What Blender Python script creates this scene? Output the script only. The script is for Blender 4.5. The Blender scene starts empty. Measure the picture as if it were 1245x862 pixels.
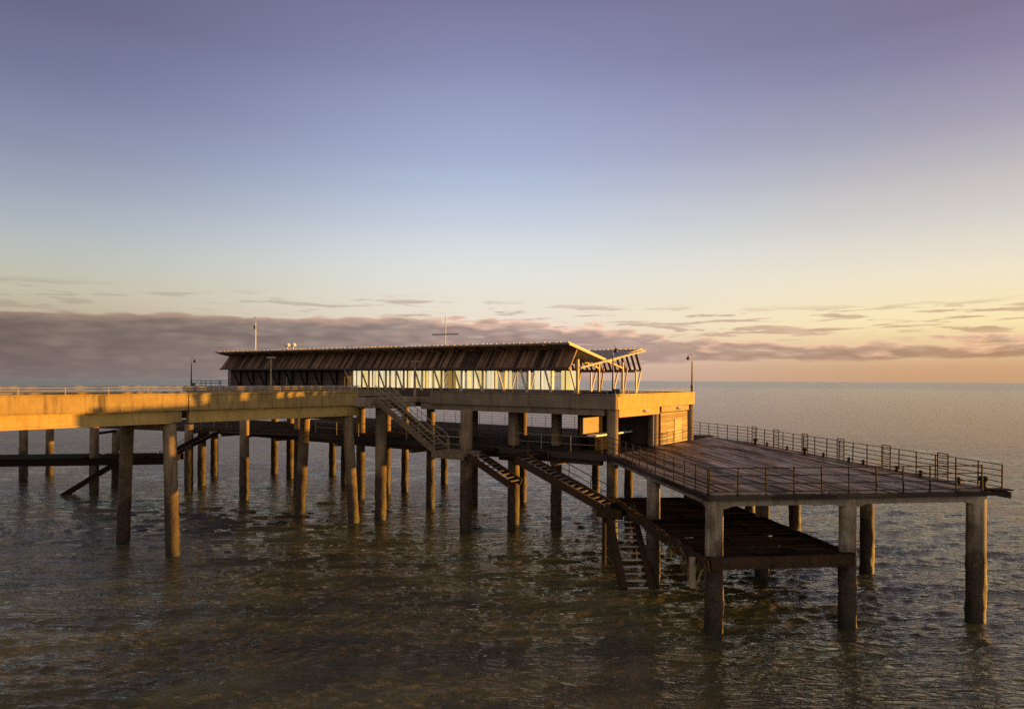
import bpy, math, random
import numpy as np
random.seed(7); rng = np.random.default_rng(11)
sc = bpy.context.scene
COL = sc.collection
R = math.radians

# ------------------------------------------------------------------ frames
CX, CY = 6.2, 43.0                       # near right corner of the pier head
def unit(az): return (math.sin(R(az)), math.cos(R(az)))
HS = unit(35.0); HT = (-HS[1], HS[0])    # head: s seawards, t along the head to the far left
SS = unit(40.0); ST = (-SS[1], SS[0])    # walkway
WW = unit(-7.3); WU = (WW[1], -WW[0])    # near landing stage
def h(a, b, z): return (CX + a*HT[0] + b*HS[0], CY + a*HT[1] + b*HS[1], z)
def st(r, q, z): return (-19.0 + r*SS[0] + q*ST[0], 39.6 + r*SS[1] + q*ST[1], z)
def wg(u, w, z): return (8.1 + u*WU[0] + w*WW[0], 27.9 + u*WU[1] + w*WW[1], z)

# ------------------------------------------------------------------ mesh helpers
class MB:
    def __init__(s): s.v = []; s.f = []; s.t = []; s.tone = 0.5
    def add(s, vs, fs):
        o = len(s.v); s.v += [tuple(p) for p in vs]; s.t += [s.tone]*len(vs)
        s.f += [tuple(i+o for i in f) for f in fs]; return s
    def box8(s, p):
        return s.add(p, [(0,3,2,1),(4,5,6,7),(0,1,5,4),(1,2,6,5),(2,3,7,6),(3,0,4,7)])
    def box(s, fr, a0, a1, b0, b1, z0, z1):
        return s.box8([fr(a0,b0,z0),fr(a1,b0,z0),fr(a1,b1,z0),fr(a0,b1,z0),
                       fr(a0,b0,z1),fr(a1,b0,z1),fr(a1,b1,z1),fr(a0,b1,z1)])
    def bar(s, p, q, w, d, up=(0,0,1)):
        """rectangular bar from p to q: width w sideways, d along up"""
        p = np.array(p, float); q = np.array(q, float); x = q-p; x /= np.linalg.norm(x)
        up = np.array(up, float)
        if abs(x @ up) > .98: up = np.array((1., .3, 0))
        y = np.cross(up, x); y /= np.linalg.norm(y); z = np.cross(x, y)
        y *= w/2; z *= d/2
        return s.box8([p-y-z, p+y-z, p+y+z, p-y+z, q-y-z, q+y-z, q+y+z, q-y+z])
    def tube(s, p, q, r, n=8, r2=None):
        p = np.array(p, float); q = np.array(q, float); x = q-p; x /= np.linalg.norm(x)
        u = np.array((0,0,1.)) if abs(x[2]) < .9 else np.array((1.,0,0))
        y = np.cross(u, x); y /= np.linalg.norm(y); z = np.cross(x, y)
        r2 = r if r2 is None else r2; vs = []
        for k in range(n):
            a = 2*math.pi*k/n; d = y*math.cos(a)+z*math.sin(a)
            vs.append(p+d*r); 
        for k in range(n):
            a = 2*math.pi*k/n; d = y*math.cos(a)+z*math.sin(a)
            vs.append(q+d*r2)
        fs = [(k,(k+1)%n,n+(k+1)%n,n+k) for k in range(n)]
        fs += [tuple(range(n-1,-1,-1)), tuple(range(n,2*n))]
        return s.add(vs, fs)
    def path(s, pts, r, n=8):
        for i in range(len(pts)-1): s.tube(pts[i], pts[i+1], r, n)
        return s
    def prism(s, poly, z0, z1):
        n = len(poly); A = sum(poly[i][0]*poly[(i+1)%n][1]-poly[(i+1)%n][0]*poly[i][1] for i in range(n))
        if A < 0: poly = poly[::-1]
        vs = [(p[0],p[1],z0) for p in poly]+[(p[0],p[1],z1) for p in poly]
        fs = [(k,(k+1)%n,n+(k+1)%n,n+k) for k in range(n)]+[tuple(range(n-1,-1,-1)), tuple(range(n,2*n))]
        return s.add(vs, fs)
    def lathe(s, c, prof, n=16):
        vs = []; m = len(prof)
        for r, z in prof:
            for k in range(n):
                a = 2*math.pi*k/n; vs.append((c[0]+r*math.cos(a), c[1]+r*math.sin(a), c[2]+z))
        fs = [(i*n+k, i*n+(k+1)%n, (i+1)*n+(k+1)%n, (i+1)*n+k) for i in range(m-1) for k in range(n)]
        fs += [tuple(range(n-1,-1,-1)), tuple((m-1)*n+k for k in range(n))]
        return s.add(vs, fs)
    def build(s, name, mat, parent=None, loc=None, smooth=False, bevel=0):
        root = parent
        while root is not None and root.parent is not None: root = root.parent
        base = np.array(root.location if root else (loc or (0,0,0)))
        V = np.array(s.v, float) - base
        me = bpy.data.meshes.new(name); me.from_pydata(V.tolist(), [], s.f); me.update()
        at = me.attributes.new('tone', 'FLOAT', 'POINT'); at.data.foreach_set('value', np.array(s.t, np.float32))
        me.materials.append(mat)
        if smooth: me.polygons.foreach_set('use_smooth', [True]*len(me.polygons))
        o = bpy.data.objects.new(name, me); COL.objects.link(o)
        if parent: o.parent = parent
        else: o.location = base
        if bevel:
            m = o.modifiers.new('bevel', 'BEVEL'); m.width = bevel; m.segments = 2; m.limit_method = 'ANGLE'
        return o

def tag(o, label=None, cat=None, group=None, kind=None):
    if label: o['label'] = label
    if cat: o['category'] = cat
    if group: o['group'] = group
    if kind: o['kind'] = kind
    return o
def thing(name, loc, label, cat, group=None):
    o = bpy.data.objects.new(name, None); o.empty_display_size = .3; COL.objects.link(o); o.location = loc
    return tag(o, label, cat, group)
def dup(root, loc, label=None):
    c = root.copy(); COL.objects.link(c); c.location = loc
    if label: c['label'] = label
    for ch in list(root.children):
        d = ch.copy(); COL.objects.link(d); d.parent = c
        for g in ch.children:
            e = g.copy(); COL.objects.link(e); e.parent = d
    return c

# ------------------------------------------------------------------ materials
class NT:
    def __init__(s, tree): s.t = tree; s.n = tree.nodes; s.l = tree.links
    def new(s, typ, **kw):
        n = s.n.new(typ)
        for k, v in kw.items(): setattr(n, k, v)
        return n
    def put(s, sock, val):
        if hasattr(val, 'is_output') or isinstance(val, bpy.types.NodeSocket): s.l.new(val, sock)
        else: sock.default_value = val
    def m(s, op, a, b=None, c=None, clamp=False):
        n = s.new('ShaderNodeMath', operation=op); n.use_clamp = clamp
        s.put(n.inputs[0], a)
        if b is not None: s.put(n.inputs[1], b)
        if c is not None: s.put(n.inputs[2], c)
        return n.outputs[0]
    def mix(s, f, a, b, mode='MIX'):
        n = s.new('ShaderNodeMix', data_type='RGBA', blend_type=mode)
        s.put(n.inputs[0], f); s.put(n.inputs[6], a); s.put(n.inputs[7], b); return n.outputs[2]
    def noise(s, vec, scale, detail=4, rough=.55, dist=0):
        n = s.new('ShaderNodeTexNoise'); s.put(n.inputs['Vector'], vec)
        n.inputs['Scale'].default_value = scale; n.inputs['Detail'].default_value = detail
        n.inputs['Roughness'].default_value = rough; n.inputs['Distortion'].default_value = dist
        return n.outputs['Fac']
    def ramp(s, f, stops, interp='LINEAR'):
        n = s.new('ShaderNodeValToRGB'); r = n.color_ramp; r.interpolation = interp
        while len(r.elements) < len(stops): r.elements.new(.5)
        for e, (p, c) in zip(r.elements, stops):
            e.position = p; e.color = c if len(c) == 4 else (*c, 1)
        s.put(n.inputs[0], f); return n.outputs[0]
    def rng(s, v, a, b, c=0, d=1, smooth=False):
        n = s.new('ShaderNodeMapRange'); n.interpolation_type = 'SMOOTHSTEP' if smooth else 'LINEAR'
        s.put(n.inputs[0], v)
        for i, x in enumerate((a, b, c, d)): s.put(n.inputs[i+1], x)
        return n.outputs[0]
    def scale(s, vec, sx, sy, sz):
        n = s.new('ShaderNodeVectorMath', operation='MULTIPLY'); s.put(n.inputs[0], vec); n.inputs[1].default_value = (sx, sy, sz)
        return n.outputs[0]
    def bump(s, hgt, strength, dist=.02):
        n = s.new('ShaderNodeBump'); s.put(n.inputs['Height'], hgt); n.inputs['Strength'].default_value = strength
        n.inputs['Distance'].default_value = dist; return n.outputs[0]

def material(name):
    m = bpy.data.materials.new(name); m.use_nodes = True; m.node_tree.nodes.clear()
    k = NT(m.node_tree); o = k.new('ShaderNodeOutputMaterial'); p = k.new('ShaderNodeBsdfPrincipled')
    k.l.new(p.outputs[0], o.inputs[0]); pos = k.new('ShaderNodeNewGeometry').outputs['Position']
    return m, k, p, pos
def c4(c): return (*c, 1)

def mat_concrete(name, lo, hi, stain=(.07,.05,.035), streak=.5, bump=.35):
    m, k, p, pos = material(name)
    n1 = k.noise(pos, .9, 6, .6); n2 = k.noise(pos, 9, 5, .65)
    col = k.mix(k.rng(n1, .35, .68), c4(lo), c4(hi))
    st_ = k.noise(k.scale(pos, 2.6, 2.6, .28), 1.3, 6, .62)
    col = k.mix(k.m('MULTIPLY', k.rng(st_, .5, .72), streak), col, c4(stain))
    col = k.mix(k.rng(n2, .3, .8, 0, .35), col, c4(tuple(x*.45 for x in lo)))
    k.put(p.inputs['Base Color'], col); p.inputs['Roughness'].default_value = .86
    k.put(p.inputs['Normal'], k.bump(k.m('ADD', n2, k.noise(pos, 40, 3)), bump, .02))
    return m
def mat_pile(name, lo, hi):
    m, k, p, pos = material(name)
    z = k.new('ShaderNodeSeparateXYZ'); k.l.new(pos, z.inputs[0]); z = z.outputs[2]
    n1 = k.noise(pos, .8, 5, .6); n2 = k.noise(pos, 6, 6, .68); n3 = k.noise(k.scale(pos, 5, 5, .5), 1, 5)
    dry = k.mix(k.rng(n1, .35, .65), c4(lo), c4(hi))
    dry = k.mix(k.rng(n3, .48, .7, 0, .75), dry, (.13,.085,.045,1))
    dry = k.mix(k.rng(n2, .56, .72, 0, .7), dry, (.09,.06,.035,1))
    wet = k.mix(k.rng(n2, .35, .65), (.018,.011,.007,1), (.075,.04,.02,1))
    zz = k.m('ADD', z, k.m('ADD', k.m('MULTIPLY', k.m('SUBTRACT', n1, .5), 4.5), k.m('MULTIPLY', k.m('SUBTRACT', n2, .5), 1.6)))
    col = k.mix(k.rng(zz, 2.3, 4.9, 0, 1, True), wet, dry)
    col = k.mix(k.rng(zz, .25, 1.0, 1, 0, True), col, (.02,.015,.008,1))
    sp = k.m('MULTIPLY', k.rng(k.noise(pos, 26, 2, .5), .6, .68, 0, .55), k.m('MULTIPLY', k.rng(zz, .9, 1.6), k.rng(zz, 3.2, 4.4, 1, 0)))
    col = k.mix(sp, col, (.26,.21,.15,1))
    rs_ = k.m('MULTIPLY', k.rng(k.noise(k.scale(pos, 7, 7, .35), 1.0, 5, .7), .58, .7, 0, .7), k.rng(zz, 3.0, 4.5))
    col = k.mix(rs_, col, (.11,.045,.018,1))
    k.put(p.inputs['Base Color'], col)
    k.put(p.inputs['Roughness'], k.rng(zz, 1, 4, .55, .9))
    k.put(p.inputs['Normal'], k.bump(k.m('ADD', k.noise(pos, 11, 5, .7), k.m('MULTIPLY', k.noise(pos, 45, 3), .4)), .7, .05))
    return m
def mat_wood(name, dark, light, along=None, rough=.8, wet=0, bump=.4, var=.6, spec=.35):
    """timber: per-plank tone attribute + grain; along = horizontal grain direction"""
    m, k, p, pos = material(name)
    t = k.new('ShaderNodeAttribute', attribute_name='tone').outputs['Fac']
    v = pos
    if along:
        mp = k.new('ShaderNodeVectorRotate', rotation_type='Z_AXIS'); k.l.new(pos, mp.inputs['Vector'])
        mp.inputs['Angle'].default_value = -math.atan2(along[1], along[0]); v = k.scale(mp.outputs[0], .35, 9, 9)
    else: v = k.scale(pos, 4, 4, .6)
    g = k.noise(v, 1.4, 6, .65); n1 = k.noise(pos, .35, 4, .6, .4); n2 = k.noise(pos, 2.2, 5, .65)
    f = k.m('ADD', k.m('MULTIPLY', k.m('SUBTRACT', t, .5), var), k.m('ADD', k.m('MULTIPLY', g, .75), k.m('MULTIPLY', n1, .55)))
    col = k.mix(k.rng(f, .3, 1.05), c4(dark), c4(light))
    col = k.mix(k.rng(n2, .55, .75, 0, .6), col, c4(tuple(x*.55 for x in dark)))
    k.put(p.inputs['Base Color'], col); p.inputs['Specular IOR Level'].default_value = spec
    if wet: k.put(p.inputs['Roughness'], k.rng(k.noise(k.scale(pos, .5, .16, 1), 1.2, 4), .42, .62, rough, wet))
    else: p.inputs['Roughness'].default_value = rough
    k.put(p.inputs['Normal'], k.bump(k.m('ADD', g, k.noise(pos, 24, 4)), bump, .015))
    return m
def mat_metal(name, base, rust, amt=.5, rough=.6, metallic=.3):
    m, k, p, pos = material(name)
    n = k.noise(pos, 5, 6, .65)
    k.put(p.inputs['Base Color'], k.mix(k.rng(n, .42, .65, 0, amt), c4(base), c4(rust)))
    p.inputs['Roughness'].default_value = rough; p.inputs['Metallic'].default_value = metallic
    k.put(p.inputs['Normal'], k.bump(k.noise(pos, 40, 3), .2, .01))
    return m

M = {}
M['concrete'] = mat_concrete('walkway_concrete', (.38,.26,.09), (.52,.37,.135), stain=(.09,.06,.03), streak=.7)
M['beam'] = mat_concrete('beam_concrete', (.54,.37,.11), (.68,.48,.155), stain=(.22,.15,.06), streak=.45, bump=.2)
M['head_concrete'] = mat_concrete('head_concrete', (.19,.14,.09), (.29,.215,.14), streak=.6)  # kept dark: the shade on the head's front is put into the colour
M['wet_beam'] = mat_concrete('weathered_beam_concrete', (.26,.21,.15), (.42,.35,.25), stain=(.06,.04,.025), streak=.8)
M['pile'] = mat_pile('pile_concrete', (.32,.255,.17), (.5,.41,.29)); M['pile_shaded'] = mat_pile('shaded_pile_concrete', (.2,.14,.08), (.32,.235,.14))  # second pile mix is darker: shade under head and walkway put into its colour
M['deck'] = mat_wood('deck_timber', (.022,.014,.01), (.33,.235,.17), WW, .75, .45, .5, 1.25, spec=.12)
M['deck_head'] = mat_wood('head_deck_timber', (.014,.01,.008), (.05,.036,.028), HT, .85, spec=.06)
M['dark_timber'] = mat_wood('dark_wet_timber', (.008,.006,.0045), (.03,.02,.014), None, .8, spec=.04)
M['edge_timber'] = mat_wood('edge_timber', (.02,.015,.012), (.1,.075,.06), WU, .8, spec=.1)
M['pale_timber'] = mat_wood('pale_timber', (.25,.19,.13), (.45,.36,.26), None, .7)
M['stair_tread'] = mat_wood('worn_brown_tread', (.1,.07,.045), (.25,.19,.13), None, .7)
M['tread_sheen'] = mat_wood('sheen_pale_tread', (.4,.35,.29), (.62,.56,.5), None, .45, spec=.5)  # paler treads: the sheen of wet steps is put into the colour
M['frame_lit'] = mat_wood('lit_frame_timber', (.5,.43,.31), (.72,.64,.5), None, .5, var=.2)  # paler copy of the frame timber, sunlight on the struts put into its colour
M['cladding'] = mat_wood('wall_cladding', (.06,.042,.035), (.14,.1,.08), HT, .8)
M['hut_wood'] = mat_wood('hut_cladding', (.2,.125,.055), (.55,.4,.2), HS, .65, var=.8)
M['roof'] = mat_wood('roof_boards', (.036,.02,.012), (.25,.14,.08), None, .6, bump=.3, var=1.1)
M['roof_top'] = mat_metal('roof_sheet', (.4,.36,.32), (.2,.16,.12), .4, .55, .2)
M['iroko'] = mat_wood('frame_timber', (.3,.23,.15), (.5,.4,.28), None, .55, var=.2)
M['iron'] = mat_metal('rusty_iron', (.012,.009,.008), (.035,.018,.01), .6, .8, 0)
M['galv'] = mat_metal('galvanised_rail', (.5,.47,.42), (.3,.22,.14), .4, .45, .35)
M['stair_paint'] = mat_metal('weathered_stair_steel', (.21,.155,.095), (.09,.055,.03), .8, .7, .1)
M['stair_rail'] = mat_metal('stair_rail_steel', (.36,.28,.17), (.18,.115,.06), .7, .6, .1)
M['black'] = mat_metal('black_paint', (.02,.02,.02), (.04,.03,.02), .3, .45, 0)
M['white'] = mat_metal('white_paint', (.75,.73,.7), (.5,.45,.38), .3, .4, 0)

def mat_glass():
    m = bpy.data.materials.new('window_glass'); m.use_nodes = True; m.node_tree.nodes.clear(); k = NT(m.node_tree)
    o = k.new('ShaderNodeOutputMaterial'); mx = k.new('ShaderNodeMixShader')
    t = k.new('ShaderNodeBsdfTransparent'); g = k.new('ShaderNodeBsdfGlossy'); fr = k.new('ShaderNodeLayerWeight'); fr.inputs[0].default_value = .5
    t.inputs[0].default_value = (.93,.96,.94,1); g.inputs['Roughness'].default_value = .02
    k.put(mx.inputs[0], k.m('MULTIPLY_ADD', k.m('POWER', fr.outputs['Facing'], 5), .9, .05)); k.l.new(t.outputs[0], mx.inputs[1]); k.l.new(g.outputs[0], mx.inputs[2]); k.l.new(mx.outputs[0], o.inputs[0])
    return m
def mat_blind(name, c, glow):  # blind cloth with an added glow that brightens the windows
    m = bpy.data.materials.new(name); m.use_nodes = True; m.node_tree.nodes.clear(); k = NT(m.node_tree)
    o = k.new('ShaderNodeOutputMaterial'); mx = k.new('ShaderNodeMixShader'); mx.inputs[0].default_value = .6
    d = k.new('ShaderNodeBsdfDiffuse'); t = k.new('ShaderNodeBsdfTranslucent')
    pos = k.new('ShaderNodeNewGeometry').outputs['Position']
    n = k.noise(k.scale(pos, 4, 4, .2), 1.2, 3)
    col = k.mix(k.rng(n, .35, .65), c4(tuple(x*.8 for x in c)), c4(c))
    k.put(d.inputs[0], col); k.put(t.inputs[0], col)
    em = k.new('ShaderNodeEmission'); k.put(em.inputs[0], k.mix(k.rng(n, .3, .7), c4(tuple(x*.75 for x in glow)), c4(glow))); ad = k.new('ShaderNodeAddShader')
    k.l.new(d.outputs[0], mx.inputs[1]); k.l.new(t.outputs[0], mx.inputs[2]); k.l.new(mx.outputs[0], ad.inputs[0]); k.l.new(em.outputs[0], ad.inputs[1]); k.l.new(ad.outputs[0], o.inputs[0])
    return m
M['glass'] = mat_glass()
M['blind_w'] = mat_blind('pale_blind', (.56,.5,.4), (.40,.345,.24)); M['blind_y'] = mat_blind('yellow_blind', (.5,.43,.22), (.44,.335,.15)); M['blind_o'] = mat_blind('ochre_blind', (.3,.2,.08), (.16,.1,.025))

def mat_sea():
    m, k, p, pos = material('sea_water')
    n0 = k.noise(k.scale(pos, .05, .09, 0), 1, 5, .6, .3); n1 = k.noise(k.scale(pos, .4, .55, 0), 1, 5)
    f = k.m('ADD', k.m('MULTIPLY', n0, .7), k.m('MULTIPLY', n1, .3))
    col = k.ramp(f, [(.36, (.045,.036,.028)), (.46, (.062,.056,.027)), (.57, (.122,.108,.04))])
    d = k.new('ShaderNodeVectorMath', operation='LENGTH'); k.l.new(pos, d.inputs[0]); d = d.outputs['Value']
    k.put(p.inputs['Base Color'], col); p.inputs['IOR'].default_value = 1.333
    k.put(p.inputs['Roughness'], k.rng(d, 40, 1500, .06, .2))
    def oct_(fx, fy, amp, det=3): return k.m('MULTIPLY', k.m('SUBTRACT', k.noise(k.scale(pos, fx, fy, 1), 1.0, det, .6, .5), .5), amp)
    def ridge(fx, fy, amp):
        n = k.noise(k.scale(pos, fx, fy, 1), 1.0, 3, .55, .7)
        return k.m('MULTIPLY', k.m('POWER', k.m('SUBTRACT', 1, k.m('ABSOLUTE', k.m('MULTIPLY_ADD', n, 4, -2))), 1.0), amp)
    hgt = k.m('ADD', k.m('MULTIPLY', k.m('ADD', ridge(.33, 1.0, .085), ridge(.9, 2.4, .042)), k.rng(d, 45, 260, 1, .5)), oct_(2.0, 5.0, .06, 3))
    hgt = k.m('ADD', hgt, k.m('MULTIPLY', oct_(.16, .5, .34, 5), k.rng(d, 60, 220)))
    hgt = k.m('ADD', hgt, k.m('MULTIPLY', oct_(.025, .085, 1.9, 5), k.rng(d, 250, 1200)))
    hgt = k.m('ADD', hgt, k.m('MULTIPLY', oct_(.004, .014, 10, 5), k.rng(d, 1200, 6000)))
    bp = k.new('ShaderNodeBump'); k.put(bp.inputs['Height'], hgt); bp.inputs['Distance'].default_value = 1.0
    bp.inputs['Strength'].default_value = 1.0; k.l.new(bp.outputs[0], p.inputs['Normal'])
    return m
M['sea'] = mat_sea()

# ------------------------------------------------------------------ sea
def build_sea():
    rs = [4.0]
    while rs[-1] < 30000:
        r = rs[-1]; rs.append(r + max(.07, min(.75*r*r/8500, r*.12)) if r > 12 else r+.8)
    rs = np.array(rs)
    ang = np.concatenate([np.arange(-46, 46.01, .145), np.arange(50, 310.1, 5)])
    A = np.radians(ang); nr, na = len(rs), len(A)
    X = rs[:,None]*np.sin(A)[None]; Y = rs[:,None]*np.cos(A)[None]
    dr = np.gradient(rs)[:,None]*np.ones((1,na)); da = np.gradient(A); da[da>.05] = .09
    sp = np.maximum(dr, rs[:,None]*np.abs(da)[None])
    Z = np.zeros_like(X); DX = np.zeros_like(X); DY = np.zeros_like(X)
    # patchiness of the ripples
    patch = np.zeros_like(X)
    for _ in range(14):
        L = rng.uniform(9, 40); th = rng.uniform(0, 2*math.pi)
        patch += np.sin((X*math.cos(th)*.6+Y*math.sin(th))*2*math.pi/L + rng.uniform(0,6.3))
    patch = .85 + .14*patch
    patch = np.clip(patch, .35, 1.5)
    for i in range(120):
        L = .32*(4.6/.32)**rng.random()
        th = rng.normal(R(-78), R(13 if L > .8 else 26)); kx, ky = math.cos(th)*2*math.pi/L, math.sin(th)*2*math.pi/L
        amp = .0052*L**.8*rng.uniform(.5,1.3) * (1 if L < 1.2 else .6)
        att = np.clip(L/(2.4*sp)-.6, 0, 1)
        ph = X*kx+Y*ky+rng.uniform(0,6.3); a = amp*att*(patch if L < 4 else 1)
        Z += a*np.cos(ph); s_ = a*np.sin(ph)*.9
        DX -= s_*math.cos(th); DY -= s_*math.sin(th)
    X = X+DX; Y = Y+DY
    V = np.stack([X,Y,Z],-1).reshape(-1,3)
    i = np.arange(nr-1)[:,None]; j = np.arange(na)[None]; j2 = (j+1)%na
    F = np.stack([i*na+j+0*j2, (i+1)*na+j+0*j2, (i+1)*na+j2, i*na+j2],-1).reshape(-1,4)
    F = F[:, ::-1]
    V = np.vstack([V, [[0,0,0]]]); c = len(V)-1
    tri = np.stack([np.full(na,c), np.arange(na), (np.arange(na)+1)%na],-1)[:, ::-1]
    me = bpy.data.meshes.new('sea'); me.vertices.add(len(V)); me.vertices.foreach_set('co', V.ravel())
    nl = F.size+tri.size; me.loops.add(nl); me.loops.foreach_set('vertex_index', np.concatenate([F.ravel(), tri.ravel()]).astype(np.int32))
    npoly = len(F)+len(tri); me.polygons.add(npoly)
    me.polygons.foreach_set('loop_start', np.concatenate([np.arange(len(F))*4, len(F)*4+np.arange(len(tri))*3]).astype(np.int32))
    me.update(calc_edges=True); me.validate()
    me.polygons.foreach_set('use_smooth', np.ones(len(me.polygons), bool))
    me.materials.append(M['sea']); o = bpy.data.objects.new('sea', me); COL.objects.link(o); o['kind'] = 'structure'
build_sea()

# ------------------------------------------------------------------ generic builders
def pile(root, x, y, ztop, r=.36, dx=0, dy=0, cap=False):
    """a round pile; (x, y) at the waterline, (dx, dy) = lean of its top"""
    mb = MB(); n = 20; zs = np.concatenate([np.linspace(-1.6, 4.6, 32), np.linspace(4.9, ztop, 8)]) if ztop > 5 else np.linspace(-1.6, ztop, 32)
    zs = np.unique(np.clip(zs, -1.6, ztop)); ph = rng.uniform(0, 6.3, 8); vs = []
    for z in zs:
        g = np.clip((3.9-z)/2.2, 0, 1)
        for j in range(n):
            a = 2*math.pi*j/n
            w = .5*math.sin(3*a+2.1*z+ph[0])+.4*math.sin(5*a-3.7*z+ph[1])+.4*math.sin(2*a+6.3*z+ph[2])+.35*math.sin(7*a+9*z+ph[3])
            rr = r*(1+.004*w) + g*(.014+.02*w+rng.uniform(-.014,.014))
            f = z/ztop
            vs.append((x+dx*f+rr*math.cos(a), y+dy*f+rr*math.sin(a), z))
    m = len(zs)
    fs = [(i*n+k, i*n+(k+1)%n, (i+1)*n+(k+1)%n, (i+1)*n+k) for i in range(m-1) for k in range(n)]
    fs += [tuple((m-1)*n+k for k in range(n))]
    mb.add(vs, fs); return mb.build('pile', M['pile' if root.name.startswith('landing_stage') and x > 0 else 'pile_shaded'], root, smooth=True)

def resample(pts, spacing):
    out = []
    for p, q in zip(pts[:-1], pts[1:]):
        p, q = np.array(p), np.array(q); L = np.linalg.norm(q-p); n = max(1, round(L/spacing))
        out += [p+(q-p)*i/n for i in range(n)]
    return out+[np.array(pts[-1])]
def railing(label, pts, spacing, heights, mat, group, pr=.03, rr=.02, top=None, jitter=0.0, skip_end=False):
    root = thing('railing', pts[0], label, 'railing', group)
    P = resample(pts, spacing); hh = heights[-1]; first = None
    for i, p in enumerate(P):
        if first is None:
            first = MB().tube(p, p+np.array((0,0,hh+.03)), pr, 6).build('post', mat, root)
            continue
        o = first.copy(); COL.objects.link(o); o.parent = root; o.location = p-P[0]
        o.rotation_euler = (random.uniform(-jitter, jitter), random.uniform(-jitter, jitter), 0)
    for k, z in enumerate(heights):
        mb = MB()
        if jitter:
            pp = [q+np.array((random.uniform(-1,1)*jitter*.5, random.uniform(-1,1)*jitter*.5, z+random.uniform(-1,1)*jitter*.6)) for q in P]
        else: pp = [np.array(q)+np.array((0,0,z)) for q in pts]
        mb.path(pp, rr*(1.35 if k == len(heights)-1 and not jitter else 1), 6); mb.build('rail', mat, root)
    return root

def stair(label, p0, p1, side, width, n, mat_s, mat_t, rails=(), group='stairs down the pier', rail_h=.95, rail_mat=None, depth=.3, tread=.26, st_w=.08):
    """stair from top p0 to foot p1 (centre of the near edge); side = horizontal unit towards the far stringer"""
    p0, p1 = np.array(p0, float), np.array(p1, float); sd = np.array((*side, 0.))
    root = thing('staircase', tuple(p1), label, 'stairs', group)
    for k in (0, 1):
        o = sd*width*k; mb = MB(); mb.bar(p0+o, p1+o, st_w, depth); mb.build('stringer', mat_s, root, bevel=.012)
    hz = p1-p0; hz[2] = 0; hz /= np.linalg.norm(hz)
    for i in range(n):
        f = (i+.6)/n; c = p0+(p1-p0)*f + np.array((0,0,.06)); mb = MB(); mb.tone = random.random()
        a = hz*tread/2; i0 = sd*(st_w/2+.003); w_ = sd*(width-st_w/2-.003); d = np.array((0,0,.045))
        mb.box8([c-a+i0, c+a+i0, c+a+w_, c-a+w_, c-a+i0+d, c+a+i0+d, c+a+w_+d, c-a+w_+d]); mb.build('tread', mat_t, root)
    for k in rails:
        o = sd*width*k; up = np.array((0,0,1.)); rm = rail_mat or M['galv']; hr = MB()
        hr.tube(p0+o+up*rail_h, p1+o+up*rail_h, .028, 8); hr.tube(p0+o+up*rail_h*.55, p1+o+up*rail_h*.55, .02, 6)
        hr.build('handrail', rm, root)
        nb = max(2, int(np.linalg.norm(p1-p0)/1.5))
        for i in range(nb+1):
            q = p0+o+(p1-p0)*i/nb; MB().tube(q, q+up*rail_h, .025, 6).build('baluster', rm, root)
    return root

def planks(mb, poly, d, width, gap, z0, z1, length=(3.2, 5), zj=.006, hole=0):
    """boards along d filling a convex polygon"""
    d = np.array(d, float); nrm = np.array((-d[1], d[0])); P = np.array(poly, float)
    o = P @ nrm; c = o.min()+gap/2
    while c+width < o.max():
        iv = []
        for off in (c+.005, c+width-.005):
            ts = []
            for i in range(len(P)):
                a, b = P[i], P[(i+1) % len(P)]; oa, ob = a@nrm-off, b@nrm-off
                if oa*ob < 0: q = a+(b-a)*oa/(oa-ob); ts.append(q@d)
            if len(ts) >= 2: iv.append((min(ts), max(ts)))
        if len(iv) == 2:
            t0, t1 = max(iv[0][0], iv[1][0]), min(iv[0][1], iv[1][1]); t = t0; first = True
            while t < t1-.1:
                L = random.uniform(*length)*(random.uniform(.3,1) if first else 1); first = False
                e = min(t+L, t1)
                if t1-e < .5: e = t1
                if random.random() >= hole:
                    mb.tone = random.random(); j = random.uniform(-zj, zj)
                    pt = lambda tt, of, z: (d[0]*tt+nrm[0]*of, d[1]*tt+nrm[1]*of, z+j)
                    mb.box8([pt(t+.004,c,z0),pt(e-.004,c,z0),pt(e-.004,c+width,z0),pt(t+.004,c+width,z0),
                             pt(t+.004,c,z1),pt(e-.004,c,z1),pt(e-.004,c+width,z1),pt(t+.004,c+width,z1)])
                t = e
        c += width+gap
    return mb
def xy(p): return (p[0], p[1])
def haunch_beam(mb, p, q, z0, z1, w, drop=.28, run=1.0, r=.4):
    """beam between two piles, deeper next to each"""
    p = np.array(p[:2]); q = np.array(q[:2]); L = np.linalg.norm(q-p); x = (q-p)/L; y = np.array((-x[1], x[0]))*w/2
    prof = [(r*.6, z0-drop), (r*.6+.15, z0-drop), (r+run, z0), (L-r-run, z0), (L-r*.6-.15, z0-drop), (L-r*.6, z0-drop)]
    n = len(prof); vs = []
    for sgn in (-1, 1):
        for t, z in prof: c = p+x*t+sgn*y; vs.append((c[0], c[1], z))
        for t in (prof[-1][0], prof[0][0]): c = p+x*t+sgn*y; vs.append((c[0], c[1], z1))
    m = n+2
    fs = [tuple(range(m)), tuple(range(2*m-1, m-1, -1))]+[(k, m+k, m+(k+1)%m, (k+1)%m) for k in range(m)]
    mb.add(vs, fs); return mb

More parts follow.
